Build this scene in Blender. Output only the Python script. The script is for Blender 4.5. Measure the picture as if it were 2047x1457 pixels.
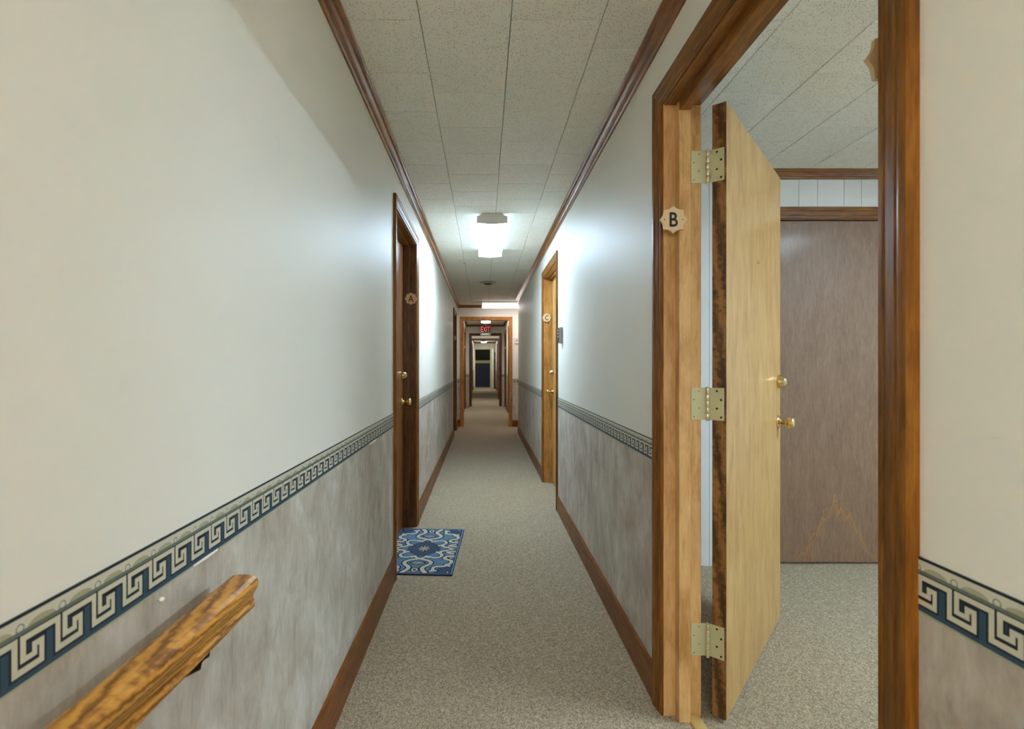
import bpy, bmesh, math, random
from mathutils import Vector, Matrix
import numpy as np
random.seed(7)
for o in list(bpy.data.objects):
    bpy.data.objects.remove(o)
SC = bpy.context.scene
COL = SC.collection

# ---------------------------------------------------------------- camera, world, exposure
CAM_H = 1.2
FPX, VPX, VPY = 1010.0, 966.5, 729.0
cd = bpy.data.cameras.new('camera')
cam = bpy.data.objects.new('camera', cd); COL.objects.link(cam)
cam.location = (0, 0, CAM_H); cam.rotation_euler = (math.pi / 2, 0, 0)
cd.sensor_fit = 'HORIZONTAL'; cd.sensor_width = 36.0
cd.lens = 36.0 * FPX / 2047.0
cd.shift_x = (1023.5 - VPX) / 2047.0
cd.shift_y = (VPY - 728.5) / 2047.0
cd.clip_start = 0.02; cd.clip_end = 100
cd.dof.use_dof = True; cd.dof.focus_distance = 2.8; cd.dof.aperture_fstop = 6.3
SC.camera = cam
w = bpy.data.worlds.new('world'); SC.world = w; w.use_nodes = True
w.node_tree.nodes['Background'].inputs[0].default_value = (0.75, 0.85, 1.0, 1)
w.node_tree.nodes['Background'].inputs[1].default_value = 0.3
SC.view_settings.view_transform = 'Standard'
SC.view_settings.look = 'None'
SC.view_settings.gamma = 1.0
SC.view_settings.use_curve_mapping = False
SC.view_settings.exposure = 2.24
SC.cycles.max_bounces = 7
SC.cycles.diffuse_bounces = 5
SC.cycles.glossy_bounces = 3
SC.cycles.use_adaptive_sampling = True
SC.cycles.adaptive_threshold = 0.08
SC.cycles.adaptive_min_samples = 16
SC.cycles.sample_clamp_indirect = 6.0
# added fill lamp shining up the corridor from inside an invented glazed door
ad = bpy.data.lights.new('added_fill_light', 'AREA'); ad.shape = 'RECTANGLE'; ad.size = 0.86; ad.size_y = 1.20
ad.energy = 260.0; ad.color = (0.79, 0.92, 1.0)
al = bpy.data.objects.new('added_fill_light', ad); COL.objects.link(al)
al.location = (0.055, -2.625, 1.42); al.rotation_euler = (math.pi / 2, 0, math.pi)
# strengths of the lit lenses (fluorescent fixtures)
LAMP_HALL = 11.5
LAMP_CROSS = 2.6
LAMP_ROOM = 22.0
LAMP_ADDED_BEHIND = 17.0  # extra fixture behind the camera, added to lift the ambient light
LAMP_FAR = 4.5

# ---------------------------------------------------------------- layout numbers (metres)
XL, XR = -0.502, 0.615            # corridor wall faces
XRB = 0.743                       # room side of the right wall
ZC = 2.355                        # ceiling
YB = 3.02                         # back wall of the side room
YE = 9.80                         # first cross wall
YS = 8.94                         # right wall ends here (side passage)
ZB0, ZB1 = 0.852, 0.930           # wallpaper border
DOOR_Z = 2.085
T = 0.3053                        # ceiling tile pitch

# ---------------------------------------------------------------- helpers
def lin(c):
    c = c / 255.0
    return c / 12.92 if c <= 0.04045 else ((c + 0.055) / 1.055) ** 2.4
def rgb(r, g, b):
    return (lin(r), lin(g), lin(b), 1.0)

def new_mat(name, color=(0.8, 0.8, 0.8, 1), rough=0.6, metal=0.0, coat=0.0, spec=0.5):
    m = bpy.data.materials.new(name); m.use_nodes = True
    b = m.node_tree.nodes['Principled BSDF']
    b.inputs['Base Color'].default_value = color
    b.inputs['Roughness'].default_value = rough
    b.inputs['Metallic'].default_value = metal
    b.inputs['Specular IOR Level'].default_value = spec
    b.inputs['Coat Weight'].default_value = coat
    b.inputs['Coat Roughness'].default_value = 0.15
    return m

class NT:
    """tiny node-tree writer"""
    def __init__(self, m):
        self.t = m.node_tree; self.b = self.t.nodes['Principled BSDF']
    def n(self, kind, **kw):
        nd = self.t.nodes.new(kind)
        for k, v in kw.items():
            setattr(nd, k, v)
        return nd
    def l(self, a, b):
        self.t.links.new(a, b)
    def val(self, sock, v):
        if isinstance(v, (int, float)):
            sock.default_value = v
        elif isinstance(v, (tuple, list)):
            sock.default_value = v
        else:
            self.l(v, sock)
    def math(self, op, a, b=None, c=None, clamp=False):
        nd = self.n('ShaderNodeMath', operation=op); nd.use_clamp = clamp
        self.val(nd.inputs[0], a)
        if b is not None: self.val(nd.inputs[1], b)
        if c is not None: self.val(nd.inputs[2], c)
        return nd.outputs[0]
    def mix(self, f, a, b, blend='MIX'):
        nd = self.n('ShaderNodeMix', data_type='RGBA', blend_type=blend)
        self.val(nd.inputs['Factor'], f)
        self.val(nd.inputs['A'], a); self.val(nd.inputs['B'], b)
        return nd.outputs['Result']
    def pos(self, rnd=0.0):
        g = self.n('ShaderNodeNewGeometry').outputs['Position']
        if rnd:
            oi = self.n('ShaderNodeObjectInfo').outputs['Random']
            v = self.n('ShaderNodeVectorMath', operation='SCALE')
            v.inputs[0].default_value = (rnd, rnd * 0.7, rnd * 1.3); self.l(oi, v.inputs['Scale'])
            a = self.n('ShaderNodeVectorMath', operation='ADD')
            self.l(g, a.inputs[0]); self.l(v.outputs[0], a.inputs[1])
            return a.outputs[0]
        return g
    def scaled(self, vec, s):
        m = self.n('ShaderNodeVectorMath', operation='MULTIPLY')
        self.l(vec, m.inputs[0]); m.inputs[1].default_value = s
        return m.outputs[0]
    def noise(self, vec, scale=1.0, detail=4.0, rough=0.55, dist=0.0):
        nd = self.n('ShaderNodeTexNoise')
        self.l(vec, nd.inputs['Vector'])
        nd.inputs['Scale'].default_value = scale; nd.inputs['Detail'].default_value = detail
        nd.inputs['Roughness'].default_value = rough; nd.inputs['Distortion'].default_value = dist
        return nd.outputs['Fac']
    def ramp(self, fac, stops):
        nd = self.n('ShaderNodeValToRGB'); e = nd.color_ramp.elements
        while len(e) < len(stops): e.new(0.5)
        for i, (p, c) in enumerate(stops):
            e[i].position = p; e[i].color = c
        self.l(fac, nd.inputs[0])
        return nd.outputs[0]
    def bump(self, h, strength=0.2, dist=0.002):
        nd = self.n('ShaderNodeBump'); nd.inputs['Strength'].default_value = strength
        nd.inputs['Distance'].default_value = dist
        self.l(h, nd.inputs['Height']); self.l(nd.outputs[0], self.b.inputs['Normal'])
    def color(self, c):
        self.l(c, self.b.inputs['Base Color'])

def wood(name, dark, mid, light, axis='z', rough=0.33, coat=0.35, blotch=0.5, fine=1.0, rings=False, spec=0.35, con=0.14):
    m = new_mat(name, mid, rough, 0, coat, spec); t = NT(m)
    p = t.pos(7.0)
    s = {'x': (0.10, 1, 1), 'y': (1, 0.10, 1), 'z': (1, 1, 0.10)}[axis]
    big = {'x': (0.28, 1, 1), 'y': (1, 0.28, 1), 'z': (1, 1, 0.28)}[axis]
    g1 = t.noise(t.scaled(p, s), 130.0 * fine, 4, 0.65)
    g2 = t.noise(t.scaled(p, s), 38.0 * fine, 4, 0.55, 1.2)
    bl = t.noise(t.scaled(p, big), 16.0, 4, 0.68, 0.5)
    f = t.math('MULTIPLY_ADD', g1, 0.35, t.math('MULTIPLY_ADD', g2, 0.65 * (1 - blotch) + 0.2, t.math('MULTIPLY', bl, blotch)))
    f = t.math('MULTIPLY', f, 1.0 / (0.35 + 0.65 * (1 - blotch) + 0.2 + blotch))
    if rings:
        mp = t.n('ShaderNodeMapping'); t.l(p if axis == 'y' else t.pos(), mp.inputs['Vector'])
        mp.inputs['Rotation'].default_value = (math.radians(7), math.radians(4), math.radians(3)) if axis == 'y' else (math.radians(3), math.radians(2), 0)
        wv = t.n('ShaderNodeTexWave', wave_type='RINGS', rings_direction='Y' if axis == 'y' else 'Z')
        t.l(mp.outputs[0], wv.inputs['Vector'])
        wv.inputs['Scale'].default_value = 34.0 if axis == 'y' else 26.0; wv.inputs['Distortion'].default_value = 3.0
        wv.inputs['Detail'].default_value = 2.0; wv.inputs['Detail Scale'].default_value = 2.0
        f = t.math('ADD', t.math('MULTIPLY', f, 0.8), t.math('MULTIPLY', t.math('SUBTRACT', wv.outputs['Fac'], 0.1), 0.24))
    c = t.ramp(f, [(0.5 - con, dark), (0.5, mid), (0.5 + con, light)])
    t.color(c)
    return m

def make(name, bm, mats=None, parent=None, smooth=False, kind=None, label=None, cat=None, group=None, recalc=True):
    if recalc: bmesh.ops.recalc_face_normals(bm, faces=bm.faces[:])
    me = bpy.data.meshes.new(name); bm.to_mesh(me); bm.free()
    if smooth:
        for p in me.polygons: p.use_smooth = True
    o = bpy.data.objects.new(name, me); COL.objects.link(o)
    if mats:
        for m in (mats if isinstance(mats, (list, tuple)) else [mats]): me.materials.append(m)
    attach(o, parent)
    tag(o, label, cat, group, kind)
    return o
def attach(o, parent):
    if parent is not None:
        o.parent = parent
        o.matrix_parent_inverse = mat_of(parent).inverted()
def mat_of(o):
    return Matrix.Translation(o.location) @ o.rotation_euler.to_matrix().to_4x4()
def tag(o, label=None, cat=None, group=None, kind=None):
    if label: o['label'] = label
    if cat: o['category'] = cat
    if group: o['group'] = group
    if kind: o['kind'] = kind
    return o
def empty(name, loc, label=None, cat=None, group=None, kind=None, rz=0.0):
    o = bpy.data.objects.new(name, None); COL.objects.link(o)
    o.empty_display_size = 0.05; o.location = loc; o.rotation_euler = (0, 0, rz)
    return tag(o, label, cat, group, kind)

def box(bm, x0, x1, y0, y1, z0, z1, mi=0, M=None):
    pts = [(x0, y0, z0), (x1, y0, z0), (x1, y1, z0), (x0, y1, z0), (x0, y0, z1), (x1, y0, z1), (x1, y1, z1), (x0, y1, z1)]
    v = [bm.verts.new(M @ Vector(p) if M is not None else p) for p in pts]
    fs = []
    for q in ((0, 3, 2, 1), (4, 5, 6, 7), (0, 1, 5, 4), (1, 2, 6, 5), (2, 3, 7, 6), (3, 0, 4, 7)):
        f = bm.faces.new([v[i] for i in q]); f.material_index = mi; fs.append(f)
    return v, fs
def bbox(bm, x0, x1, y0, y1, z0, z1, r=0.002, seg=1, M=None):
    """box with bevelled edges"""
    b2 = bmesh.new(); box(b2, x0, x1, y0, y1, z0, z1)
    bmesh.ops.bevel(b2, geom=b2.edges[:], offset=r, segments=seg, affect='EDGES', profile=0.6)
    merge(bm, b2, M)
def merge(bm, b2, M=None):
    mp = {}
    for v in b2.verts: mp[v] = bm.verts.new(M @ v.co if M is not None else v.co)
    for f in b2.faces:
        nf = bm.faces.new([mp[v] for v in f.verts]); nf.material_index = f.material_index; nf.smooth = f.smooth
    b2.free()
def sweep(bm, prof, O, L, W, Tn, s0, k0, s1, k1, mi=0):
    O, L, W, Tn = Vector(O), Vector(L), Vector(W), Vector(Tn)
    r0 = [bm.verts.new(O + L * (s0 + k0 * a) + W * a + Tn * b) for a, b in prof]
    r1 = [bm.verts.new(O + L * (s1 + k1 * a) + W * a + Tn * b) for a, b in prof]
    n = len(prof)
    for i in range(n):
        j = (i + 1) % n
        bm.faces.new([r0[i], r0[j], r1[j], r1[i]]).material_index = mi
    bm.faces.new(r0[::-1]).material_index = mi; bm.faces.new(r1).material_index = mi
def frame_axes(ax):
    ax = Vector(ax).normalized()
    t = Vector((0, 0, 1)) if abs(ax.z) < 0.9 else Vector((1, 0, 0))
    u = ax.cross(t).normalized(); v = ax.cross(u).normalized()
    return ax, u, v
def lathe(bm, prof, O, ax, seg=24, smooth=True, caps=True):
    O = Vector(O); ax, u, v = frame_axes(ax)
    rings = []
    for r, h in prof:
        if r < 1e-6:
            rings.append([bm.verts.new(O + ax * h)])
        else:
            rings.append([bm.verts.new(O + ax * h + (u * math.cos(2 * math.pi * k / seg) + v * math.sin(2 * math.pi * k / seg)) * r) for k in range(seg)])
    for a, b in zip(rings[:-1], rings[1:]):
        for k in range(seg):
            j = (k + 1) % seg
            if len(a) == 1 and len(b) == 1: continue
            if len(a) == 1: f = bm.faces.new([a[0], b[k], b[j]])
            elif len(b) == 1: f = bm.faces.new([a[k], a[j], b[0]])
            else: f = bm.faces.new([a[k], a[j], b[j], b[k]])
            f.smooth = smooth
    if caps:
        for r in (rings[0], rings[-1]):
            if len(r) > 2: bm.faces.new(r)
def tube(bm, pts, r, seg=10):
    pts = [Vector(p) for p in pts]; rings = []
    for i, p in enumerate(pts):
        d = (pts[min(i + 1, len(pts) - 1)] - pts[max(i - 1, 0)])
        ax, u, v = frame_axes(d)
        rr = r[i] if isinstance(r, (list, tuple)) else r
        rings.append([bm.verts.new(p + (u * math.cos(2 * math.pi * k / seg) + v * math.sin(2 * math.pi * k / seg)) * rr) for k in range(seg)])
    for a, b in zip(rings[:-1], rings[1:]):
        for k in range(seg):
            j = (k + 1) % seg
            f = bm.faces.new([a[k], a[j], b[j], b[k]]); f.smooth = True
    bm.faces.new(rings[0][::-1]); bm.faces.new(rings[-1])
def prism(bm, poly, d, M):
    """poly: (u, v) outline; extruded from w=0 to w=d; M maps (u, v, w) to the world"""
    a = [bm.verts.new(M @ Vector((p[0], p[1], 0))) for p in poly]
    b = [bm.verts.new(M @ Vector((p[0], p[1], d))) for p in poly]
    bm.faces.new(a[::-1]); bm.faces.new(b)
    for i in range(len(poly)):
        j = (i + 1) % len(poly)
        bm.faces.new([a[i], a[j], b[j], b[i]])
def basis(O, U, V, Wv):
    U, V, Wv = Vector(U), Vector(V), Vector(Wv)
    return Matrix(((U.x, V.x, Wv.x, O[0]), (U.y, V.y, Wv.y, O[1]), (U.z, V.z, Wv.z, O[2]), (0, 0, 0, 1)))
def text_mesh(txt, size, M, depth=0.001, sx=1.0, bold=0.0):
    cu = bpy.data.curves.new('lettering', 'FONT'); cu.body = txt; cu.size = size; cu.align_x = 'CENTER'; cu.align_y = 'CENTER'
    cu.extrude = depth; cu.offset = bold; cu.resolution_u = 4
    o = bpy.data.objects.new('lettering', cu); COL.objects.link(o)
    dg = bpy.context.evaluated_depsgraph_get(); dg.update()
    me = bpy.data.meshes.new_from_object(o.evaluated_get(dg))
    bpy.data.objects.remove(o); bpy.data.curves.remove(cu)
    xs = [v.co.x for v in me.vertices]; ys = [v.co.y for v in me.vertices]
    cx, cy = (min(xs) + max(xs)) / 2, (min(ys) + max(ys)) / 2
    me.transform(M @ Matrix.Diagonal((sx, 1, 1, 1)) @ Matrix.Translation((-cx, -cy, 0)))
    return me
def mesh_obj(name, me, m, parent, label=None):
    o = bpy.data.objects.new(name, me); COL.objects.link(o)
    me.materials.clear(); me.materials.append(m); attach(o, parent)
    if label: o['label'] = label
    return o

# ---------------------------------------------------------------- materials
def paint_material():
    m = new_mat('cream_paint', rgb(226, 221, 203), 0.5, 0, 0, 0.35); t = NT(m); p = t.pos()
    st = t.noise(p, 2.3, 2, 0.6); sm = t.noise(p, 11.0, 3, 0.6)
    f = t.math('MULTIPLY', t.ramp(sm, [(0.60, (0, 0, 0, 1)), (0.75, (1, 1, 1, 1))]), t.ramp(st, [(0.5, (0, 0, 0, 1)), (0.7, (1, 1, 1, 1))]))
    c = t.mix(t.math('MULTIPLY', f, 0.35), rgb(233, 230, 219), rgb(212, 204, 180))
    t.color(c)
    return m
def wallpaper_material():
    m = new_mat('taupe_wallpaper', rgb(170, 160, 148), 0.55, 0, 0, 0.3); t = NT(m); p = t.pos()
    a = t.noise(t.scaled(p, (1, 1, 0.6)), 11.0, 5, 0.66, 0.5)
    b = t.noise(t.scaled(p, (1, 1, 0.22)), 90.0, 4, 0.6)
    c = t.noise(p, 3.0, 3, 0.5)
    f = t.math('ADD', t.math('MULTIPLY', a, 0.55), t.math('ADD', t.math('MULTIPLY', b, 0.2), t.math('MULTIPLY', c, 0.25)))
    col = t.ramp(f, [(0.36, rgb(160, 146, 130)), (0.5, rgb(190, 180, 166)), (0.64, rgb(214, 207, 197))])
    t.color(col)
    return m
def carpet_material():
    m = new_mat('beige_carpet', rgb(165, 152, 130), 0.95, 0, 0, 0.15); t = NT(m); p = t.pos()
    v = t.n('ShaderNodeTexVoronoi'); t.l(p, v.inputs['Vector']); v.inputs['Scale'].default_value = 260.0
    n1 = t.noise(p, 330.0, 3, 0.7); n2 = t.noise(t.scaled(p, (1.0, 0.45, 1)), 5.0, 4, 0.6); n3 = t.noise(p, 60.0, 3, 0.6)
    f = t.math('ADD', t.math('MULTIPLY', n1, 0.5), t.math('ADD', t.math('MULTIPLY', n3, 0.2), t.math('MULTIPLY', v.outputs['Color'], 0.3)))
    col = t.ramp(f, [(0.33, rgb(112, 96, 76)), (0.5, rgb(166, 148, 122)), (0.66, rgb(210, 193, 166))])
    col = t.mix(t.math('MULTIPLY', n2, 0.25), col, rgb(144, 128, 104))
    t.color(col)
    t.bump(t.math('ADD', n1, v.outputs['Distance']), 0.55, 0.004)
    return m
def tile_material():
    m = new_mat('acoustic_tile', rgb(210, 206, 188), 0.8, 0, 0, 0.3); t = NT(m); p = t.pos(3.0)
    v = t.n('ShaderNodeTexVoronoi'); t.l(p, v.inputs['Vector']); v.inputs['Scale'].default_value = 165.0
    dot = t.math('LESS_THAN', v.outputs['Distance'], 0.23)
    sel = t.math('GREATER_THAN', t.noise(p, 26.0, 3, 0.6), 0.42)
    f = t.math('MULTIPLY', dot, sel)
    oi = t.n('ShaderNodeObjectInfo').outputs['Random']
    base = t.mix(oi, rgb(233, 231, 219), rgb(238, 236, 227))
    t.color(t.mix(f, base, rgb(132, 124, 100)))
    t.bump(t.math('SUBTRACT', 1.0, f), 0.4, 0.002)
    return m
def border_material(name, axis, sign, phase):
    """printed Greek-key wallpaper border: u runs along the wall, v up (both in mm)"""
    m = new_mat(name, rgb(200, 195, 175), 0.5, 0, 0, 0.35); t = NT(m)
    sep = t.n('ShaderNodeSeparateXYZ'); t.l(t.pos(), sep.inputs[0])
    P = 55.0
    u = t.math('MULTIPLY', t.math('SUBTRACT', sep.outputs[axis], phase), 1000.0 * sign)
    u = t.math('FLOORED_MODULO', u, P)
    v = t.math('MULTIPLY', t.math('SUBTRACT', sep.outputs['Z'], ZB0 + 0.003), 1000.0)
    rects = [(0, 7, 21, 51), (0, 52, 44, 51), (45, 52, 9, 51), (45, 58, 9, 16.5), (-3, 30, 9, 16.5), (23.5, 30, 9, 38),
             (14.5, 30, 31, 38), (14.5, 21, 21, 38), (0, 21, 21, 27.5), (55, 62, 21, 51)]
    d = None
    for (a, b, c, e) in rects:
        dx = t.math('SUBTRACT', t.math('ABSOLUTE', t.math('SUBTRACT', u, (a + b) / 2)), (b - a) / 2)
        dy = t.math('SUBTRACT', t.math('ABSOLUTE', t.math('SUBTRACT', v, (c + e) / 2)), (e - c) / 2)
        k = t.math('MAXIMUM', dx, dy)
        d = k if d is None else t.math('MINIMUM', d, k)
    cream = rgb(205, 200, 178); dark = rgb(26, 32, 42); blue = rgb(52, 78, 96)
    col = t.mix(t.math('GREATER_THAN', d, 3.0), dark, blue)
    col = t.mix(t.math('LESS_THAN', d, 0.0), col, cream)
    # upper frieze
    above = t.math('GREATER_THAN', v, 51.0)
    up = t.mix(t.math('GREATER_THAN', v, 52.6), dark, rgb(108, 118, 108))
    up = t.mix(t.math('GREATER_THAN', v, 56.2), up, rgb(92, 100, 90))
    up = t.mix(t.math('GREATER_THAN', v, 57.2), up, rgb(205, 201, 182))
    ex = t.math('DIVIDE', t.math('SUBTRACT', u, 27.5), 18.0); ey = t.math('DIVIDE', t.math('SUBTRACT', v, 57.0), 7.5)
    ell = t.math('ADD', t.math('MULTIPLY', ex, ex), t.math('MULTIPLY', ey, ey))
    up = t.mix(t.math('MULTIPLY', t.math('LESS_THAN', ell, 1.0), t.math('GREATER_THAN', v, 57.2)), up, rgb(168, 164, 134))
    uc = t.math('SUBTRACT', t.math('ABSOLUTE', t.math('SUBTRACT', u, P / 2)), P / 2)
    rr = t.math('SQRT', t.math('ADD', t.math('MULTIPLY', uc, uc), t.math('POWER', t.math('SUBTRACT', v, 60.0), 2.0)))
    ring = t.math('MULTIPLY', t.math('LESS_THAN', rr, 5.2), t.math('GREATER_THAN', rr, 3.9))
    up = t.mix(t.math('MULTIPLY', ring, t.math('GREATER_THAN', v, 57.2)), up, rgb(110, 116, 110))
    up = t.mix(t.math('GREATER_THAN', v, 71.6), up, dark)
    col = t.mix(above, col, up)
    col = t.mix(t.math('LESS_THAN', v, 0.0), col, rgb(168, 168, 140))
    t.color(col)
    return m

M_PAINT = paint_material()
M_PAPER = wallpaper_material()
M_CARPET = carpet_material()
M_TILE = tile_material()
M_TILEBACK = new_mat('tile_backing', rgb(60, 54, 42), 0.9)
M_BORDER_L = border_material('greek_key_border_left', 'Y', 1.0, 0.545)
M_BORDER_R = border_material('greek_key_border_right', 'Y', -1.0, 0.658)
M_BORDER_X = border_material('greek_key_border_cross', 'X', 1.0, 0.57)
D_, M_, L_ = rgb(78, 44, 8), rgb(122, 74, 18), rgb(152, 100, 34)
M_TRIM = {a: wood('amber_trim_wood_' + a, D_, M_, L_, a, 0.36, 0.12, 0.45, spec=0.22) for a in 'xyz'}
M_CROWN = {a: wood('crown_wood_' + a, rgb(92, 52, 20), rgb(132, 82, 38), rgb(160, 108, 58), a, 0.30, 0.35, 0.35) for a in 'xy'}
M_BASE = {a: wood('baseboard_wood_' + a, rgb(82, 42, 10), rgb(120, 68, 22), rgb(142, 88, 36), a, 0.38, 0.08, 0.5, spec=0.2) for a in 'xy'}
M_JAMB = wood('jamb_wood_z', rgb(166, 116, 60), rgb(208, 162, 104), rgb(228, 188, 132), 'z', 0.36, 0.25, 0.85, con=0.17)
M_JAMBD = wood('dark_jamb_wood_z', rgb(58, 32, 10), rgb(92, 55, 20), rgb(122, 80, 34), 'z', 0.36, 0.25, 0.6)
M_JAMBC = wood('amber_jamb_wood_z', rgb(128, 80, 32), rgb(170, 116, 54), rgb(196, 144, 80), 'z', 0.36, 0.25, 0.7)
M_JAMBX = {a: wood('jamb_head_wood_' + a, rgb(88, 50, 16), rgb(130, 80, 30), rgb(164, 110, 50), a, 0.32, 0.4, 0.6) for a in 'xy'}
M_DOORB = wood('birch_door_face', rgb(156, 112, 58), rgb(194, 150, 88), rgb(216, 176, 114), 'z', 0.38, 0.25, 0.85, 1.2, con=0.21)
M_DOORA = wood('stained_door_face', rgb(96, 54, 24), rgb(140, 88, 46), rgb(172, 118, 70), 'z', 0.30, 0.5, 0.6, 0.8)
M_EDGE = wood('walnut_door_edge', rgb(70, 42, 16), rgb(116, 76, 32), rgb(150, 104, 52), 'z', 0.42, 0.2, 0.5, 1.0, rings=True)
M_DOORBACK = wood('brown_flush_door', rgb(112, 82, 60), rgb(133, 102, 79), rgb(150, 120, 97), 'z', 0.48, 0.08, 0.35, 2.6, con=0.2)
M_RAIL = wood('oak_handrail', rgb(122, 76, 24), rgb(184, 124, 44), rgb(210, 152, 66), 'y', 0.38, 0.2, 0.4, 0.9, rings=True)
M_FIG = new_mat('orange_wood_figure', rgb(176, 122, 66), 0.5)
M_SCRATCH = new_mat('dark_scratch', rgb(52, 34, 28), 0.6)
M_BRASS = new_mat('polished_brass', rgb(226, 198, 138), 0.16, 1.0)
M_HINGE = new_mat('satin_brass', rgb(204, 198, 156), 0.42, 0.35)
M_PIN = new_mat('worn_nickel_brass', rgb(222, 210, 180), 0.28, 0.7)
M_SCREW = new_mat('dark_screw_slot', rgb(52, 46, 30), 0.5, 0.5)
M_PLAQUE = new_mat('beige_plaque', rgb(214, 184, 140), 0.45)
M_BLACK = new_mat('black_lettering', rgb(20, 20, 20), 0.4)
M_WHITE = new_mat('white_enamel', rgb(222, 222, 218), 0.4)
M_GREY = new_mat('grey_plastic', rgb(158, 160, 152), 0.45)
M_DARK = new_mat('dark_grey_plastic', rgb(40, 40, 40), 0.5)
M_CHROME = new_mat('brushed_metal', rgb(190, 190, 184), 0.3, 0.9)
M_IVORY = new_mat('ivory_plastic', rgb(196, 186, 170), 0.4)
M_PANEL = new_mat('white_panelling', rgb(228, 224, 220), 0.45)
M_GROOVE = new_mat('panelling_groove', rgb(120, 114, 104), 0.8)
M_STRIP = new_mat('brass_floor_strip', rgb(206, 178, 108), 0.4, 0.4)
M_CREAMDOOR = new_mat('cream_door_paint', rgb(236, 230, 208), 0.45)
M_OLIVE = new_mat('olive_wall_paint', rgb(112, 106, 74), 0.7)
M_BAND = new_mat('pale_yellow_band', rgb(214, 208, 140), 0.5)
M_NAVY = new_mat('navy_paint', rgb(42, 48, 58), 0.5)
M_IRON = new_mat('dark_bronze', rgb(58, 42, 26), 0.4, 0.8)
M_PEEL = new_mat('curled_paper_back', rgb(232, 228, 214), 0.6)
def lens_material(name, color, strength):
    m = new_mat(name, rgb(245, 245, 245), 0.35)
    b = m.node_tree.nodes['Principled BSDF']
    b.inputs['Emission Color'].default_value = color; b.inputs['Emission Strength'].default_value = strength
    return m
M_LENS_HALL = lens_material('lit_lens_hall', (0.56, 0.78, 1.0, 1), LAMP_HALL)
M_LENS_CROSS = lens_material('lit_lens_cross', (1.0, 0.93, 0.92, 1), LAMP_CROSS)
M_LENS_ROOM = lens_material('lit_lens_room', (0.61, 0.83, 1.0, 1), LAMP_ROOM)
M_LENS_ADDED = lens_material('lit_lens_added_behind', (0.79, 0.92, 1.0, 1), LAMP_ADDED_BEHIND)
M_LENS_FAR = lens_material('lit_lens_far', (0.97, 1.0, 0.98, 1), LAMP_FAR)
M_EXITRED = lens_material('lit_red_letters', (1.0, 0.03, 0.04, 1), 0.16)
M_GREENLED = lens_material('lit_green_lamp', (0.5, 0.9, 0.6, 1), 0.1)
for m in (M_EXITRED, M_GREENLED): m.cycles.emission_sampling = 'NONE'

# ---------------------------------------------------------------- floor
bm = bmesh.new(); box(bm, -1.4, 3.9, -2.9, 29.5, -0.05, 0.0)
make('floor', bm, M_CARPET, kind='structure', label='beige loop pile carpet running down the corridor and through doorway B', cat='floor')

# ---------------------------------------------------------------- wall coordinate maps
# a wall map turns (u along the wall, n out of the wall towards the viewer, z) into world axes
class WM:
    def __init__(self, kind, face):
        self.kind = kind; self.face = face
        if kind == 'L': self.U, self.N = Vector((0, 1, 0)), Vector((1, 0, 0)); self.O = Vector((face, 0, 0)); self.ax = 'y'
        if kind == 'R': self.U, self.N = Vector((0, 1, 0)), Vector((-1, 0, 0)); self.O = Vector((face, 0, 0)); self.ax = 'y'
        if kind == 'F': self.U, self.N = Vector((1, 0, 0)), Vector((0, -1, 0)); self.O = Vector((0, face, 0)); self.ax = 'x'
        if kind == 'K': self.U, self.N = Vector((1, 0, 0)), Vector((0, 1, 0)); self.O = Vector((0, face, 0)); self.ax = 'x'
        self.M = basis(self.O, self.U, self.N, (0, 0, 1))
    def p(self, u, n, z): return self.M @ Vector((u, n, z))
WL, WR, WBACK, WEND = WM('L', XL), WM('R', XR), WM('F', YB), WM('F', YE)

def wall(name, wm, u0, u1, thick, openings=(), mat=None, label=None, z1=2.40):
    """one wall with door openings [(ua, ub, ztop)]"""
    bm = bmesh.new(); u = u0
    for a, b, zt in sorted(openings):
        if a > u: box(bm, u, a, -thick, 0, 0, z1, M=wm.M)
        box(bm, a, b, -thick, 0, zt, z1, M=wm.M); u = b
    if u < u1: box(bm, u, u1, -thick, 0, 0, z1, M=wm.M)
    return make(name, bm, mat or M_PAINT, kind='structure', label=label, cat='wall')
def dado(parent, wm, spans, mborder):
    """lower wallpaper and the printed border above it, for clear spans of a wall"""
    for a, b in spans:
        bm = bmesh.new(); box(bm, a, b, 0, 0.0015, 0.0, ZB0 + 0.002, M=wm.M)
        make('wallpaper', bm, M_PAPER, parent, label='mottled taupe wallpaper on the lower wall')
        bm = bmesh.new(); box(bm, a, b, 0, 0.0022, ZB0, ZB1, M=wm.M)
        make('wallpaper_border', bm, mborder, parent, label='blue and cream Greek key wallpaper border')
BASE_PROF = lambda h, t: [(0, 0), (0, t), (h - 0.014, t), (h - 0.005, t * 0.8), (h, t * 0.45), (h, 0)]
def baseboard(name, wm, a, b, h, t, label):
    bm = bmesh.new(); sweep(bm, BASE_PROF(h, t), wm.O, wm.U, (0, 0, 1), wm.N, a, 0, b, 0)
    return make(name, bm, M_BASE[wm.ax], kind='structure', label=label, cat='baseboard')
CROWN = [(0, 0), (0.048, 0), (0.048, 0.005), (0.045, 0.008), (0.042, 0.0085), (0.040, 0.011), (0.030, 0.016), (0.021, 0.026), (0.0165, 0.034),
         (0.0165, 0.037), (0.013, 0.0385), (0.012, 0.043), (0.007, 0.048), (0.006, 0.051), (0, 0.051)]
TRIM_N = [0]
def trim_name():
    TRIM_N[0] += 1
    return 'trim_%d' % TRIM_N[0]
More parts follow.
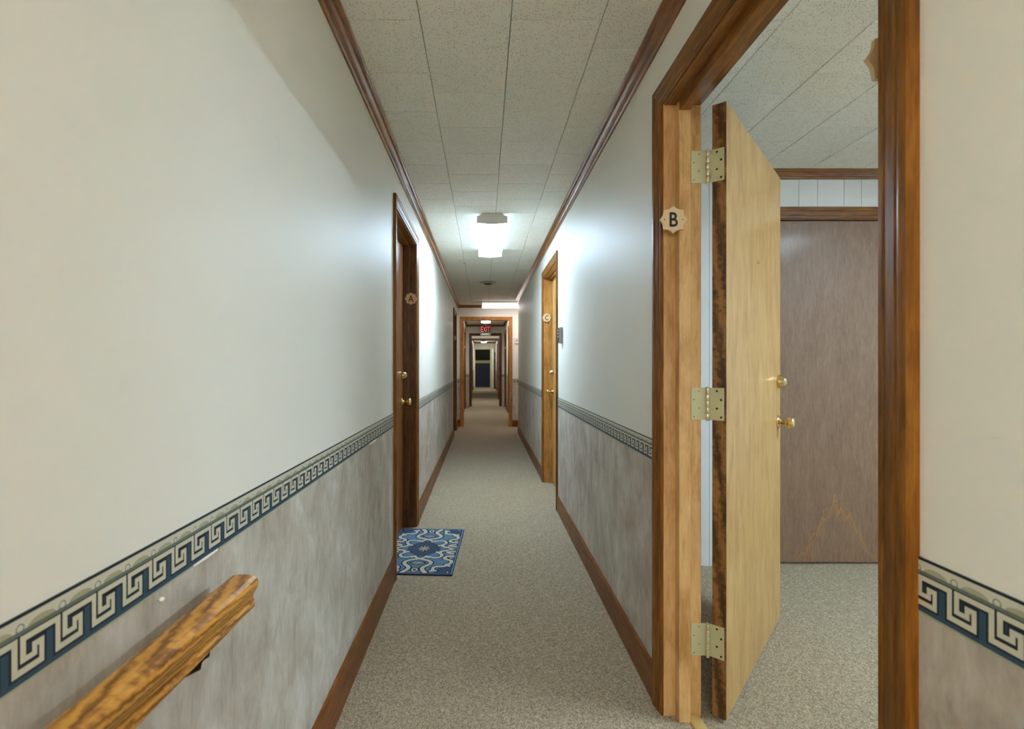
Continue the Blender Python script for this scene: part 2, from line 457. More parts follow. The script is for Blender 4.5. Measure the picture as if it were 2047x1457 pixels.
def crown(wm, a, b, label, ka=0.0, kb=0.0):
    bm = bmesh.new()
    # width axis = out of the wall, thickness axis = down from the ceiling
    O = wm.O + Vector((0, 0, ZC))
    sweep(bm, CROWN, O, wm.U, wm.N, (0, 0, -1), a, ka, b, kb)
    return make(trim_name(), bm, M_CROWN[wm.ax], kind='structure', label=label, cat='crown moulding')

CW = 0.066
CASE = [(0, 0), (0, 0.0075), (0.002, 0.009), (0.010, 0.010), (0.012, 0.0085), (0.015, 0.0085), (0.018, 0.011), (0.038, 0.0145), (0.040, 0.0130), (0.043, 0.0130),
        (0.046, 0.0165), (0.050, 0.0175), (CW - 0.003, 0.0175), (CW, 0.0150), (CW, 0)]
def door_frame(wm, u0, u1, zt, depth, label, stop=None, stop_t=0.012, mj=None, mc=None, head_case=True, both=False):
    """jamb set with stops and mitred casing round an opening; u0, u1 are the jamb faces"""
    mj = mj or M_JAMB; mcz, mch = (mc or M_TRIM['z']), (mc or M_TRIM[wm.ax])
    r = 0.005; tj = 0.019
    bm = bmesh.new()
    for a, b in ((u0 - tj, u0), (u1, u1 + tj)): bbox(bm, a, b, -depth, 0.0, 0.0, zt + tj, 0.0015, M=wm.M)
    root = make(trim_name(), bm, mj, kind='structure', label=label, cat='door frame')
    bm = bmesh.new(); bbox(bm, u0, u1, -depth, 0.0, zt, zt + tj, 0.0015, M=wm.M)
    make('head_jamb', bm, M_JAMBX[wm.ax] if mc is None else mc, root)
    if stop:
        s0, s1 = stop
        for a, b in ((u0, u0 + stop_t), (u1 - stop_t, u1)):
            bm = bmesh.new(); bbox(bm, a, b, -s1, -s0, 0.0, zt, 0.0015, M=wm.M); make('door_stop', bm, mj, root)
        bm = bmesh.new(); bbox(bm, u0 + stop_t, u1 - stop_t, -s1, -s0, zt - stop_t, zt, 0.0015, M=wm.M)
        make('door_stop', bm, M_JAMBX[wm.ax] if mc is None else mc, root)
    sides = [(wm.N, 0.0)] + ([(-wm.N, -depth)] if both else [])
    for Nv, off in sides:
        O = wm.O + wm.N * off
        bm = bmesh.new(); sweep(bm, CASE, O + wm.U * (u0 - r), (0, 0, 1), -wm.U, Nv, 0, 0, zt + r, 1); make('casing', bm, mcz, root)
        bm = bmesh.new(); sweep(bm, CASE, O + wm.U * (u1 + r), (0, 0, 1), wm.U, Nv, 0, 0, zt + r, 1); make('casing', bm, mcz, root)
        bm = bmesh.new(); sweep(bm, CASE, O + Vector((0, 0, zt + r)), wm.U, (0, 0, 1), Nv, u0 - r, -1, u1 + r, 1); make('head_casing', bm, mch, root)
    return root

# ---------------------------------------------------------------- door hardware
def door_knob(parent, P, ax, s=1.0):
    bm = bmesh.new()
    lathe(bm, [(0.0, 0.0), (0.031, 0.0), (0.031, 0.003), (0.026, 0.006), (0.014, 0.012), (0.0115, 0.016)], P, ax, 28)
    rz = make('rosette', bm, M_BRASS, parent)
    bm = bmesh.new()
    lathe(bm, [(0.0, 0.012), (0.0095, 0.012), (0.0095, 0.028), (0.013, 0.030), (0.014, 0.033), (0.012, 0.036), (0.020, 0.040), (0.0265, 0.046), (0.0285, 0.053),
               (0.0265, 0.061), (0.020, 0.066), (0.012, 0.068), (0.0, 0.068)], P, ax, 28)
    make('door_knob', bm, M_BRASS, parent)
def deadbolt(parent, P, ax):
    bm = bmesh.new()
    lathe(bm, [(0.0, 0.0), (0.030, 0.0), (0.031, 0.004), (0.0285, 0.014), (0.021, 0.030), (0.019, 0.032), (0.0, 0.032)], P, ax, 28)
    d = make('deadbolt', bm, M_BRASS, parent)
    axv, u, v = frame_axes(ax)
    bm = bmesh.new()
    lathe(bm, [(0.0, 0.031), (0.013, 0.031), (0.013, 0.0335), (0.0, 0.0335)], P, ax, 20)
    make('key_cylinder', bm, M_PIN, d)

def flush_door(name, wm, u0, u1, zt, face, thick, mat, label, knob_u=None, extra=True):
    """closed flush leaf inside a frame: face = depth of its visible face behind the wall plane"""
    g = 0.003
    bm = bmesh.new(); bbox(bm, u0 + g, u1 - g, -face - thick, -face, 0.014, zt - g, 0.0015, M=wm.M)
    d = make(name, bm, mat, kind='structure', label=label, cat='door')
    if knob_u is not None:
        door_knob(d, wm.p(knob_u, -face, 0.930), wm.N)
        if extra: deadbolt(d, wm.p(knob_u, -face, 1.123), wm.N)
    return d

def plaque(wm_pt, U, Nv, letter, label, size=0.092, thick=0.008, mat=None):
    """scalloped letter plaque: centre of its back face wm_pt, U = reading direction, Nv = outward normal"""
    root = empty('letter_plaque', wm_pt, label, 'door plaque', 'scalloped room letter plaques')
    M = basis(wm_pt, U, (0, 0, 1), Nv)
    R = size / 2; poly = []
    for k in range(96):
        a = 2 * math.pi * k / 96
        r = R * (1 - 0.17 * abs(math.sin(4 * a)) ** 0.8)
        if abs(math.sin(4 * a)) < 0.12: r = R * 0.985
        poly.append((r * math.cos(a), r * math.sin(a)))
    bm = bmesh.new(); prism(bm, poly, thick, M)
    make('plate', bm, mat or M_PLAQUE, root)
    if letter:
        me = text_mesh(letter, 0.068, M @ Matrix.Translation((0, 0, thick)), 0.0008, 0.82, 0.0008)
        mesh_obj('letter', me, M_BLACK, root, 'black capital letter ' + letter)
    for sx in (-1, 1):
        bm = bmesh.new(); lathe(bm, [(0, thick - 0.001), (0.0022, thick - 0.001), (0.0018, thick + 0.0008), (0, thick + 0.0008)], wm_pt + Vector(U) * (sx * R * 0.66), Nv, 10)
        make('screw', bm, M_SCREW, root)
    return root

# ---------------------------------------------------------------- walls of the corridor
OJ = 0.02   # rough opening beyond the jamb face
DA = (2.880, 3.735); DB = (0.783, 1.724); DC = (4.235, 5.140); DD = (8.410, 9.190)
def op(d, zt=DOOR_Z): return (d[0] - OJ, d[1] + OJ, zt + OJ)
cz = 0.071  # casing reach beyond a jamb face
wl = wall('wall_left', WL, -2.6, YE, 0.12, [op(DA), op(DD)], label='long cream left corridor wall above taupe wallpaper with door A')
dado(wl, WL, [(-2.6, DA[0] - cz), (DA[1] + cz, DD[0] - cz), (DD[1] + cz, YE)], M_BORDER_L)
wr = wall('wall_right', WR, -2.6, YS, XRB - XR, [op(DB), op(DC)], label='cream right corridor wall with doorway B and door C')
dado(wr, WR, [(-2.6, DB[0] - cz), (DB[1] + cz, DC[0] - cz), (DC[1] + cz, YS)], M_BORDER_R)
# curled, unglued edge under the border on the left wall
for (ya, yb, k) in ((0.87, 0.95, 0.0022), (2.20, 2.36, 0.007)):
    bm = bmesh.new(); n = 12; rows = []
    for i in range(n + 1):
        f = i / n; y = ya + (yb - ya) * f; h = math.sin(math.pi * f) * k
        rows.append([bm.verts.new((XL + 0.0022, y, ZB0 + 0.003)), bm.verts.new((XL + 0.003 + h * 0.55, y, ZB0 - 0.0005 - h * 0.4)), bm.verts.new((XL + 0.0032 + h, y, ZB0 - 0.0005 + h * 0.25)),
                     bm.verts.new((XL + 0.003 + h, y, ZB0 + 0.0005 + h * 0.25))])
    for a, b in zip(rows[:-1], rows[1:]):
        for j in range(3): bm.faces.new([a[j], a[j + 1], b[j + 1], b[j]])
    make('peeling_paper', bm, M_PEEL, wl, label='curled unglued lower edge of the wallpaper border')

HL, HR = 0.140, 0.126
baseboard('baseboard_left', WL, -2.6, DA[0] - cz, HL, 0.0125, 'brown baseboard along the near left wall before door A')
baseboard('baseboard_left', WL, DA[1] + cz, DD[0] - cz, HL, 0.0125, 'brown baseboard along the left wall between doors A and D')
baseboard('baseboard_left', WL, DD[1] + cz, YE, HL, 0.0125, 'short baseboard on the left wall past door D')
baseboard('baseboard_right', WR, -2.6, DB[0] - cz, HR, 0.0135, 'brown baseboard on the right wall nearer than doorway B')
baseboard('baseboard_right', WR, DB[1] + cz, DC[0] - cz, HR, 0.0135, 'brown baseboard along the right wall between doors B and C')
baseboard('baseboard_right', WR, DC[1] + cz, YS, HR, 0.0135, 'brown baseboard on the right wall past door C')
crown(WL, -2.6, YE, 'brown crown moulding along the left corridor ceiling edge', 0, -1)
crown(WR, -2.6, YS, 'brown crown moulding along the right corridor ceiling edge')

# ---------------------------------------------------------------- ceiling: backing slab, acoustic tiles
bm = bmesh.new(); box(bm, -1.4, 3.9, -2.9, 29.5, ZC + 0.007, ZC + 0.06)
ceil = make('ceiling', bm, M_TILEBACK, kind='structure', label='ceiling of staggered cream acoustic tiles over corridor and side room', cat='ceiling')
tile_cache = {}
def tile_bm(bm, x0, x1, y0, y1, z=ZC):
    g, c = 0.0010, 0.0028
    x0 += g; x1 -= g; y0 += g; y1 -= g
    t = [bm.verts.new((x, y, z + 0.009)) for x, y in ((x0, y0), (x1, y0), (x1, y1), (x0, y1))]
    m_ = [bm.verts.new((x, y, z + c * 0.8)) for x, y in ((x0, y0), (x1, y0), (x1, y1), (x0, y1))]
    b = [bm.verts.new((x, y, z)) for x, y in ((x0 + c, y0 + c), (x1 - c, y0 + c), (x1 - c, y1 - c), (x0 + c, y1 - c))]
    bm.faces.new(b[::-1])
    for i in range(4):
        j = (i + 1) % 4
        bm.faces.new([t[i], t[j], m_[j], m_[i]][::-1]); bm.faces.new([m_[i], m_[j], b[j], b[i]][::-1])
def tile_at(x0, x1, y0, y1):
    key = (round(x1 - x0, 4), round(y1 - y0, 4))
    if key not in tile_cache:
        bm = bmesh.new(); tile_bm(bm, 0, x1 - x0, 0, y1 - y0)
        o = make('ceiling_tile', bm, M_TILE, ceil, recalc=False); tile_cache[key] = o.data
    else:
        o = bpy.data.objects.new('ceiling_tile', tile_cache[key]); COL.objects.link(o); attach(o, ceil)
    o.location = (x0, y0, 0)
GX0 = -0.2130
def tile_cells(xa, xb, ya, yb):
    i = math.floor((xa - GX0) / T)
    while GX0 + i * T < xb - 1e-4:
        x0, x1 = max(xa, GX0 + i * T), min(xb, GX0 + (i + 1) * T)
        yo = 1.8487 + (0 if i % 2 == 0 else T / 2)
        j = math.floor((ya - yo) / T)
        while yo + j * T < yb - 1e-4:
            y0, y1 = max(ya, yo + j * T), min(yb, yo + (j + 1) * T)
            if x1 - x0 > 0.01 and y1 - y0 > 0.01: yield x0, x1, y0, y1
            j += 1
        i += 1
field = bmesh.new()
for (xa, xb, ya, yb) in ((XL, XR, -2.6, YE), (XR, 2.2, YS, YE), (XRB, 3.6, -1.2, YB), (XL, XR, YE + 0.12, 14.6), (XL, XR, 14.72, 17.6), (XL, XR, 17.72, 25.8)):
    for (x0, x1, y0, y1) in tile_cells(xa, xb, ya, yb):
        hall_near = xa == XL and 1.25 < y0 < 6.6
        room_near = xa == XRB and y0 > 1.15 and x0 / max(y1, 0.1) < 0.95
        if hall_near or room_near: tile_at(x0, x1, y0, y1)
        else: tile_bm(field, x0, x1, y0, y1)
tf = make('tile_field', field, M_TILE, ceil, recalc=False); tf['kind'] = 'stuff'

# ---------------------------------------------------------------- doorway B with its open leaf
door_frame(WR, DB[0], DB[1], DOOR_Z, XRB - XR, 'amber wood frame of the open doorway B on the right', (0.040, 0.078), 0.032)
TH = math.radians(49.8)
PIV = Vector((0.763, 1.722, 0.0))
MD = basis(PIV, (math.cos(TH), math.sin(TH), 0), (-math.sin(TH), math.cos(TH), 0), (0, 0, 1))
RV = Vector((-math.sin(TH), math.cos(TH), 0)); DV = Vector((math.cos(TH), math.sin(TH), 0))
doorb = empty('door_2', PIV, 'birch flush door B standing open with brass hinges and knob', 'door', kind='structure')
Y0, Y1, ZD0, ZD1, XD0, XD1 = -0.059, -0.014, 0.012, 2.080, 0.004, 0.918
bm = bmesh.new(); box(bm, XD0 + 0.004, XD1, Y0, Y1, ZD0, ZD1, M=MD); make('leaf', bm, M_DOORB, doorb)
# hinge edge is lipped with three dark lengths
for za, zb in ((ZD0, 0.742), (0.7425, 0.90), (0.9005, 1.50), (1.5005, ZD1)):
    bm = bmesh.new(); box(bm, XD0, XD0 + 0.0042, Y0 + 0.0008, Y1 - 0.0008, za, zb, M=MD); make('edge_lipping', bm, M_EDGE, doorb, label='dark stained door edge')
kn = MD @ Vector((0.864, Y0, 0.934))
door_knob(doorb, kn, -RV)
deadbolt(doorb, MD @ Vector((0.868, Y0, 1.122)), -RV)
bm = bmesh.new(); lathe(bm, [(0, 0), (0.0075, 0), (0.0075, 0.003), (0.0045, 0.0045), (0.003, 0.0035), (0, 0.0035)], MD @ Vector((0.459, Y0, 1.613)), -RV, 18)
make('peephole', bm, M_BRASS, doorb)
bm = bmesh.new(); lathe(bm, [(0, 0.0037), (0.0020, 0.0037), (0, 0.0042)], MD @ Vector((0.459, Y0, 1.613)), -RV, 12)
make('peephole_glass', bm, M_DARK, doorb)
HH = 0.110
for zc in (1.874, 1.067, 0.264):
    bm = bmesh.new(); bbox(bm, 0.7075, PIV.x - 0.004, DB[1] - 0.0022, DB[1] + 0.001, zc - HH / 2, zc + HH / 2, 0.0006)
    hg = make('hinge', bm, M_HINGE, doorb, label='pale brass butt hinge')
    bm = bmesh.new(); bbox(bm, XD0 - 0.0022, XD0 + 0.001, Y0 + 0.006, 0.004 - 0.008, zc - HH / 2, zc + HH / 2, 0.0006, M=MD)
    make('hinge_leaf', bm, M_HINGE, hg)
    for k in range(5):
        za = zc - HH / 2 + HH * k / 5 + 0.0006; zb = zc - HH / 2 + HH * (k + 1) / 5 - 0.0006
        bm = bmesh.new(); r = 0.0068
        lathe(bm, [(0, za), (r - 0.0008, za), (r, za + 0.001), (r, zb - 0.001), (r - 0.0008, zb), (0, zb)], (PIV.x - 0.001, PIV.y - 0.004, 0), (0, 0, 1), 16)
        make('knuckle', bm, M_PIN, hg)
    for e in (-1, 1):
        bm = bmesh.new(); lathe(bm, [(0, 0), (0.0055, 0), (0.005, 0.003), (0, 0.0035)], (PIV.x - 0.001, PIV.y - 0.004, zc + e * HH / 2), (0, 0, e), 12)
        make('hinge_pin', bm, M_PIN, hg)
    for k in range(4):
        z = zc + HH * (0.40 - 0.267 * k)
        x = 0.735 if k % 2 == 0 else 0.7175
        bm = bmesh.new(); lathe(bm, [(0.0042, 0), (0.0042, 0.0005), (0.003, 0.0003), (0.0, 0.0003)], (x, DB[1] - 0.0021, z), (0, -1, 0), 12)
        sc = make('screw', bm, M_HINGE, hg)
        bm = bmesh.new(); lathe(bm, [(0.0017, 0.0002), (0.0017, 0.0009), (0.0, 0.0009)], (x, DB[1] - 0.0021, z), (0, -1, 0), 8)
        make('screw', bm, M_SCREW, hg)
        y = -0.030 if k % 2 == 0 else -0.0435
        P = MD @ Vector((XD0 - 0.0021, y, z))
        bm = bmesh.new(); lathe(bm, [(0.0036, 0), (0.0036, 0.0006), (0.0, 0.0006)], P, -DV, 10)
        make('screw', bm, M_SCREW, hg)
bm = bmesh.new(); sweep(bm, [(0, 0), (0.003, 0.005), (0.010, 0.0065), (0.036, 0.0065), (0.043, 0.005), (0.046, 0)], (0.692, 0, 0), (0, 1, 0), (1, 0, 0), (0, 0, 1), DB[0] + 0.002, 0, DB[1] - 0.002, 0)
make('threshold_strip', bm, M_STRIP, label='brass carpet strip across the threshold of doorway B', cat='threshold')
plaque(Vector((0.634, DB[1] - 0.032, 1.684)), (1, 0, 0), (0, -1, 0), 'B', 'beige scalloped plaque lettered B on the doorway B jamb')
plaque(Vector((0.664, DB[0] + 0.032, 1.694)), (-1, 0, 0), (0, 1, 0), '', 'beige plaque edge poking out from the blurred near jamb')

# ---------------------------------------------------------------- doors A, C, D
door_frame(WL, DA[0], DA[1], DOOR_Z, 0.135, 'dark amber frame around door A on the left', (0.046, 0.088), 0.013, mj=M_JAMBD)
flush_door('door_1', WL, DA[0], DA[1], DOOR_Z, 0.089, 0.044, M_DOORA, 'brown closed flush door A behind the doormat', 3.668)
plaque(Vector((-0.534, DA[1] - 0.013, 1.686)), (1, 0, 0), (0, -1, 0), 'A', 'beige scalloped plaque lettered A on the left door jamb')
door_frame(WR, DC[0], DC[1], DOOR_Z - 0.012, XRB - XR, 'honey wood frame around door C on the right', (0.046, 0.083), 0.013, mj=M_JAMBC)
flush_door('door_3', WR, DC[0], DC[1], DOOR_Z - 0.012, 0.084, 0.044, M_DOORB, 'tan closed flush door C on the right', 5.07)
plaque(Vector((0.641, DC[1] - 0.013, 1.676)), (1, 0, 0), (0, -1, 0), 'C', 'pale scalloped plaque lettered C on the right door jamb')
door_frame(WL, DD[0], DD[1], DOOR_Z - 0.01, 0.135, 'brown frame around door D far down the left wall', (0.046, 0.088), 0.013, mj=M_JAMBD)
flush_door('door_4', WL, DD[0], DD[1], DOOR_Z - 0.01, 0.089, 0.044, M_DOORA, 'closed brown door D just before the cross wall', 9.12)
plaque(Vector((-0.534, DD[1] - 0.013, 1.686)), (1, 0, 0), (0, -1, 0), 'D', 'small plaque lettered D on the far left jamb')

# ---------------------------------------------------------------- side room behind doorway B
RX1, RY0 = 3.60, -1.20
BD = (1.680, 2.594)
wb = wall('wall_back', WBACK, XRB, RX1 + 0.1, 0.10, [(BD[0] - OJ, BD[1] + OJ, 2.067 + OJ)], M_GROOVE, 'white panelled back wall of the side room above the brown door')
g = [1.882]
pat = [0.111, 0.160, 0.103, 0.160]
k = 0
while g[-1] < RX1: g.append(g[-1] + pat[k % 4]); k += 1
k = 3
while g[0] > XRB: g.insert(0, g[0] - pat[k % 4]); k -= 1
edges = sorted(set([max(XRB, min(RX1, v)) for v in g]))
for a, b in zip(edges[:-1], edges[1:]):
    for (c, d, z0) in ((a, min(b, BD[0] - OJ), 0), (max(a, BD[0] - OJ), min(b, BD[1] + OJ), 2.067 + OJ), (max(a, BD[1] + OJ), b, 0)):
        if d - c > 0.004:
            bm = bmesh.new(); box(bm, c + 0.0012, d - 0.0012, 0, 0.005, z0, ZC + 0.004, M=WBACK.M)
            make('wall_panel', bm, M_PANEL, wb)
WP = WM('F', YB - 0.005)
door_frame(WP, BD[0], BD[1], 2.067, 0.105, 'brown frame of the flush door in the side room', (0.070, 0.104), 0.012)
dbk = flush_door('door_5', WP, BD[0], BD[1], 2.067, 0.020, 0.042, M_DOORBACK, 'dull brown flush door closed in the side room back wall')
def ribbon(pts, wd, mat, name):
    bm = bmesh.new(); prev = None
    for i, (px, py) in enumerate(pts):
        Yf = YB - 0.005 + 0.020 - 0.0004
        x = (px - VPX) * Yf / FPX; z = CAM_H - (py - VPY) * Yf / FPX
        q = [bm.verts.new((x - wd / 2, Yf, z)), bm.verts.new((x + wd / 2, Yf, z)), bm.verts.new((x + wd / 2, Yf + 0.0006, z)), bm.verts.new((x - wd / 2, Yf + 0.0006, z))]
        if prev:
            for a in range(4): bm.faces.new([prev[a], prev[(a + 1) % 4], q[(a + 1) % 4], q[a]])
        prev = q
    make(name, bm, mat, dbk)
def crop_pts(l, dx=0, dy=0): return [(1560 + (x + dx) / 9.105, 980 + (y + dy) / 9.105) for x, y in l]
FL = [(300, 1290), (350, 1190), (400, 1120), (430, 1180), (480, 1060), (530, 930), (570, 850), (610, 770), (650, 820), (730, 640), (765, 480), (800, 545), (850, 520), (900, 380), (945, 290), (965, 170), (990, 60)]
FR = [(990, 60), (1010, 150), (1030, 260), (1045, 400), (1062, 440), (1110, 300), (1160, 430), (1220, 520), (1270, 390), (1300, 530), (1350, 650), (1390, 780), (1450, 770), (1480, 920), (1540, 990), (1570, 1100), (1650, 1160), (1700, 1190), (1750, 1290)]
FI = [(450, 1290), (480, 1110), (520, 950), (560, 1200), (590, 1290), (590, 900), (660, 760), (740, 560)]
for pts, wd in ((crop_pts(FL), 0.0048), (crop_pts(FL, 30, 30), 0.0026), (crop_pts(FR), 0.0045), (crop_pts(FR, -28, 34), 0.0026), (crop_pts(FI), 0.0026)):
    ribbon(pts, wd, M_FIG, 'wood_figure')
ribbon(crop_pts([(780, 330), (830, 285), (960, 245), (1080, 210), (1240, 160)]), 0.0022, M_SCRATCH, 'scratch')
crown(WBACK, XRB, RX1, 'brown crown moulding along the side room back wall')
WSE = WM('R', RX1); WSS = WM('K', RY0)
wall('wall_side', WSE, RY0 - 0.1, YB, 0.10, [], M_PANEL, 'white far side wall of the side room')
wall('wall_near', WSS, XRB, RX1, 0.10, [], M_PANEL, 'white near wall of the side room')

# ---------------------------------------------------------------- first cross wall with cased opening, side passage
OE = (-0.383, 0.490, 2.060)
we = wall('wall_end', WEND, XL - 0.12, 2.3, 0.12, [(OE[0] - OJ, OE[1] + OJ, OE[2] + OJ)], label='cream cross wall around the first cased opening')
dado(we, WEND, [(XL, OE[0] - cz), (OE[1] + cz, 2.2)], M_BORDER_X)
door_frame(WEND, OE[0], OE[1], OE[2], 0.12, 'honey wood cased opening in the first cross wall', both=True, mj=M_JAMBC, mc=M_JAMBC)
baseboard('baseboard_end', WEND, OE[1] + cz, 2.2, HR, 0.0135, 'brown baseboard on the cross wall right of the opening')
baseboard('baseboard_end', WEND, XL + 0.013, OE[0] - cz, HL, 0.0135, 'scrap of baseboard left of the first cased opening')
crown(WEND, XL, 2.2, 'brown crown moulding above the first cased opening', 1, 0)
wall('wall_passage', WM('K', YS), XRB, 2.3, 0.12, [], label='near wall of the side passage past door C')
wall('wall_passage', WM('R', 2.2), YS, YE, 0.12, [], label='end wall of the side passage on the right')

# ---------------------------------------------------------------- farther stretches of corridor
DE = (12.92, 13.73); DF = (11.62, 12.43); DG = (13.60, 14.42); DH = (22.2, 23.0); DI = (22.4, 23.2)
wl2 = wall('wall_left', WL, YE + 0.12, 25.9, 0.12, [op(DE), op(DH)], label='dim left wall beyond the first cased opening')
dado(wl2, WL, [(YE + 0.12, DE[0] - cz), (DE[1] + cz, 14.6), (14.72, 17.6), (17.72, DH[0] - cz), (DH[1] + cz, 25.8)], M_BORDER_L)
wr2 = wall('wall_right', WR, YE + 0.12, 25.9, 0.12, [op(DF), op(DG), op(DI)], label='dim right wall beyond the first cased opening')
dado(wr2, WR, [(YE + 0.12, DF[0] - cz), (DF[1] + cz, DG[0] - cz), (DG[1] + cz, 14.6), (14.72, 17.6), (17.72, DI[0] - cz), (DI[1] + cz, 25.8)], M_BORDER_R)
n = 5
for wm, d, lt, side, kn_ in ((WL, DE, 'E', 'left', 13.66), (WR, DF, '', 'right', 12.36), (WR, DG, 'F', 'right', 14.35), (WL, DH, '', 'left', 22.93), (WR, DI, '', 'right', 23.13)):
    n += 1
    where = {6: 'first on the left beyond the first cased opening', 7: 'first on the right beyond the first cased opening', 8: 'beside the exit sign on the right', 9: 'near the far end on the left', 10: 'near the far end on the right'}[n]
    door_frame(wm, d[0], d[1], DOOR_Z - 0.01, 0.128, 'brown door frame ' + where, (0.046, 0.083), 0.013, mj=M_JAMBD)
    flush_door('door_%d' % n, wm, d[0], d[1], DOOR_Z - 0.01, 0.084, 0.042, M_DOORA, 'closed brown door ' + where, kn_)
    if lt:
        plaque(Vector(((-0.534 if wm is WL else 0.641), d[1] - 0.013, 1.68)), (1, 0, 0), (0, -1, 0), lt, 'tiny letter plaque on the door jamb ' + where.replace('first ', '', 1))
sections = (('left', WL, [(YE + 0.12, DE[0] - cz), (DE[1] + cz, 14.6)], 'beyond the first cased opening'), ('right', WR, [(YE + 0.12, DF[0] - cz), (DF[1] + cz, DG[0] - cz)], 'beyond the first cased opening'),
            ('left', WL, [(14.72, 17.6), (17.72, DH[0] - cz), (DH[1] + cz, 25.8)], 'beyond the exit sign'), ('right', WR, [(14.72, 17.6), (17.72, DI[0] - cz), (DI[1] + cz, 25.8)], 'beyond the exit sign'))
for side, wm, spans, where in sections:
    for i, (a, b) in enumerate(spans):
        baseboard('baseboard_' + side, wm, a, b, HR, 0.0135, '%s baseboard length on the %s wall %s' % (('first', 'second', 'third')[i], side, where))
for a, b, where in ((YE + 0.12, 14.6, 'before the exit sign'), (14.72, 17.6, 'just past the exit sign'), (17.72, 25.8, 'at the far end')):
    crown(WL, a, b, 'brown crown moulding on the left wall ' + where, 0, -1)
    crown(WR, a, b, 'brown crown moulding on the right wall ' + where, 0, -1)
M_DARKTRIM = wood('dark_trim_wood', rgb(48, 26, 10), rgb(86, 50, 22), rgb(116, 74, 36), 'z', 0.35, 0.3, 0.4)
M_REDTRIM = wood('reddish_trim_wood', rgb(74, 32, 20), rgb(116, 62, 42), rgb(144, 88, 62), 'z', 0.35, 0.3, 0.4)
for Y, (a, b, zt), mc, what in ((14.6, (-0.341, 0.455, 2.04), M_DARKTRIM, 'second'), (17.6, (-0.40, 0.500, 2.045), M_REDTRIM, 'third')):
    wm = WM('F', Y)
    x = wall('wall_end', wm, XL, XR, 0.12, [(a - OJ, b + OJ, zt + OJ)], label='cream cross wall around the %s cased opening' % what)
    dado(x, wm, [(XL, a - cz), (b + cz, XR)], M_BORDER_X)
    door_frame(wm, a, b, zt, 0.12, 'dark wood cased opening in the %s cross wall' % what, both=True, mj=mc, mc=mc)
    crown(wm, XL, XR, 'brown crown moulding above the %s cased opening' % what, 1, -1)
Y4 = 25.8; wm4 = WM('F', Y4); O4 = (-0.425, 0.335, 1.985)
wall('wall_end', wm4, XL, XR, 0.12, [(O4[0] - OJ, O4[1] + OJ, O4[2] + OJ)], label='beige end wall around the farthest doorway')
crown(wm4, XL, XR, 'brown crown moulding above the farthest doorway', 1, -1)
door_frame(wm4, O4[0], O4[1], O4[2], 0.12, 'pale painted frame of the farthest doorway', mj=M_CREAMDOOR, mc=M_CREAMDOOR)
# its leaf stands open towards us on the right
AH = math.radians(-90 + 8.6); M11 = basis((0.345, Y4 - 0.024, 0), (math.cos(AH), math.sin(AH), 0), (-math.sin(AH), math.cos(AH), 0), (0, 0, 1))
bm = bmesh.new(); bbox(bm, 0.0, 0.745, 0.0, 0.04, 0.014, O4[2] - 0.003, 0.002, M=M11)
d11 = make('door_11', bm, M_CREAMDOOR, kind='structure', label='cream painted door standing open at the far end', cat='door')
door_knob(d11, M11 @ Vector((0.685, 0.0, 0.93)), M11.to_3x3() @ Vector((0, -1, 0)))
bm = bmesh.new(); bbox(bm, O4[0], O4[1], Y4 - 0.01, Y4 + 0.11, 0.0, 0.018, 0.004)
make('door_sill', bm, M_CREAMDOOR, label='pale sill of the farthest doorway', cat='sill')
# room beyond
wall('wall_far', WM('F', 28.6), -1.3, 1.5, 0.1, [], M_OLIVE, 'dark olive wall seen through the farthest doorway')
wall('wall_far', WM('L', -1.2), 25.92, 28.6, 0.1, [], M_OLIVE, 'olive left wall of the room past the farthest doorway')
wall('wall_far', WM('R', 1.4), 25.92, 28.6, 0.1, [], M_OLIVE, 'olive right wall of the room past the farthest doorway')
ct = empty('counter', (0.0, 27.5, 0), 'dark navy ribbed counter with pale yellow top seen through farthest doorway', 'counter')
bm = bmesh.new(); bbox(bm, -1.1, 1.3, 27.5, 28.1, 0.0, 1.28, 0.005); make('body', bm, M_NAVY, ct)
bm = bmesh.new(); bbox(bm, -1.12, 1.32, 27.44, 28.15, 1.28, 1.44, 0.008); make('top', bm, M_BAND, ct)
for i in range(8):
    bm = bmesh.new(); z = 0.12 + 0.145 * i; bbox(bm, -1.1, 1.3, 27.475, 27.5, z, z + 0.11, 0.008); make('rib', bm, M_NAVY, ct)

# ---------------------------------------------------------------- closing wall behind the camera
WK = WM('K', -2.6)
wall('wall_entry', WK, XL - 0.12, XRB, 0.12, [(-0.40 - OJ, 0.51 + OJ, DOOR_Z + OJ)], label='cream end wall of the corridor behind the viewpoint')
door_frame(WK, -0.40, 0.51, DOOR_Z, 0.12, 'wood frame of the added glazed door behind the viewpoint')
de = empty('door_12', (0.055, -2.66, 0), 'glazed door added behind the viewpoint for fill light', 'door', kind='structure')  # invented door, added to go with the fill lamp behind the camera
for x0, x1, z0, z1 in ((-0.397, -0.347, 0.01, 2.08), (0.457, 0.507, 0.01, 2.08), (-0.347, 0.457, 0.01, 0.80), (-0.347, 0.457, 2.02, 2.08)):
    bm = bmesh.new(); bbox(bm, x0, x1, -2.68, -2.64, z0, z1, 0.002); make('door_rail', bm, M_TRIM['z'], de)
M_GLASS = new_mat('clear_glass', (1, 1, 1, 1), 0.0); M_GLASS.node_tree.nodes['Principled BSDF'].inputs['Transmission Weight'].default_value = 1.0
M_GLASS.node_tree.nodes['Principled BSDF'].inputs['IOR'].default_value = 1.02
bm = bmesh.new(); box(bm, -0.347, 0.457, -2.662, -2.658, 0.80, 2.02); make('glass_pane', bm, M_GLASS, de)

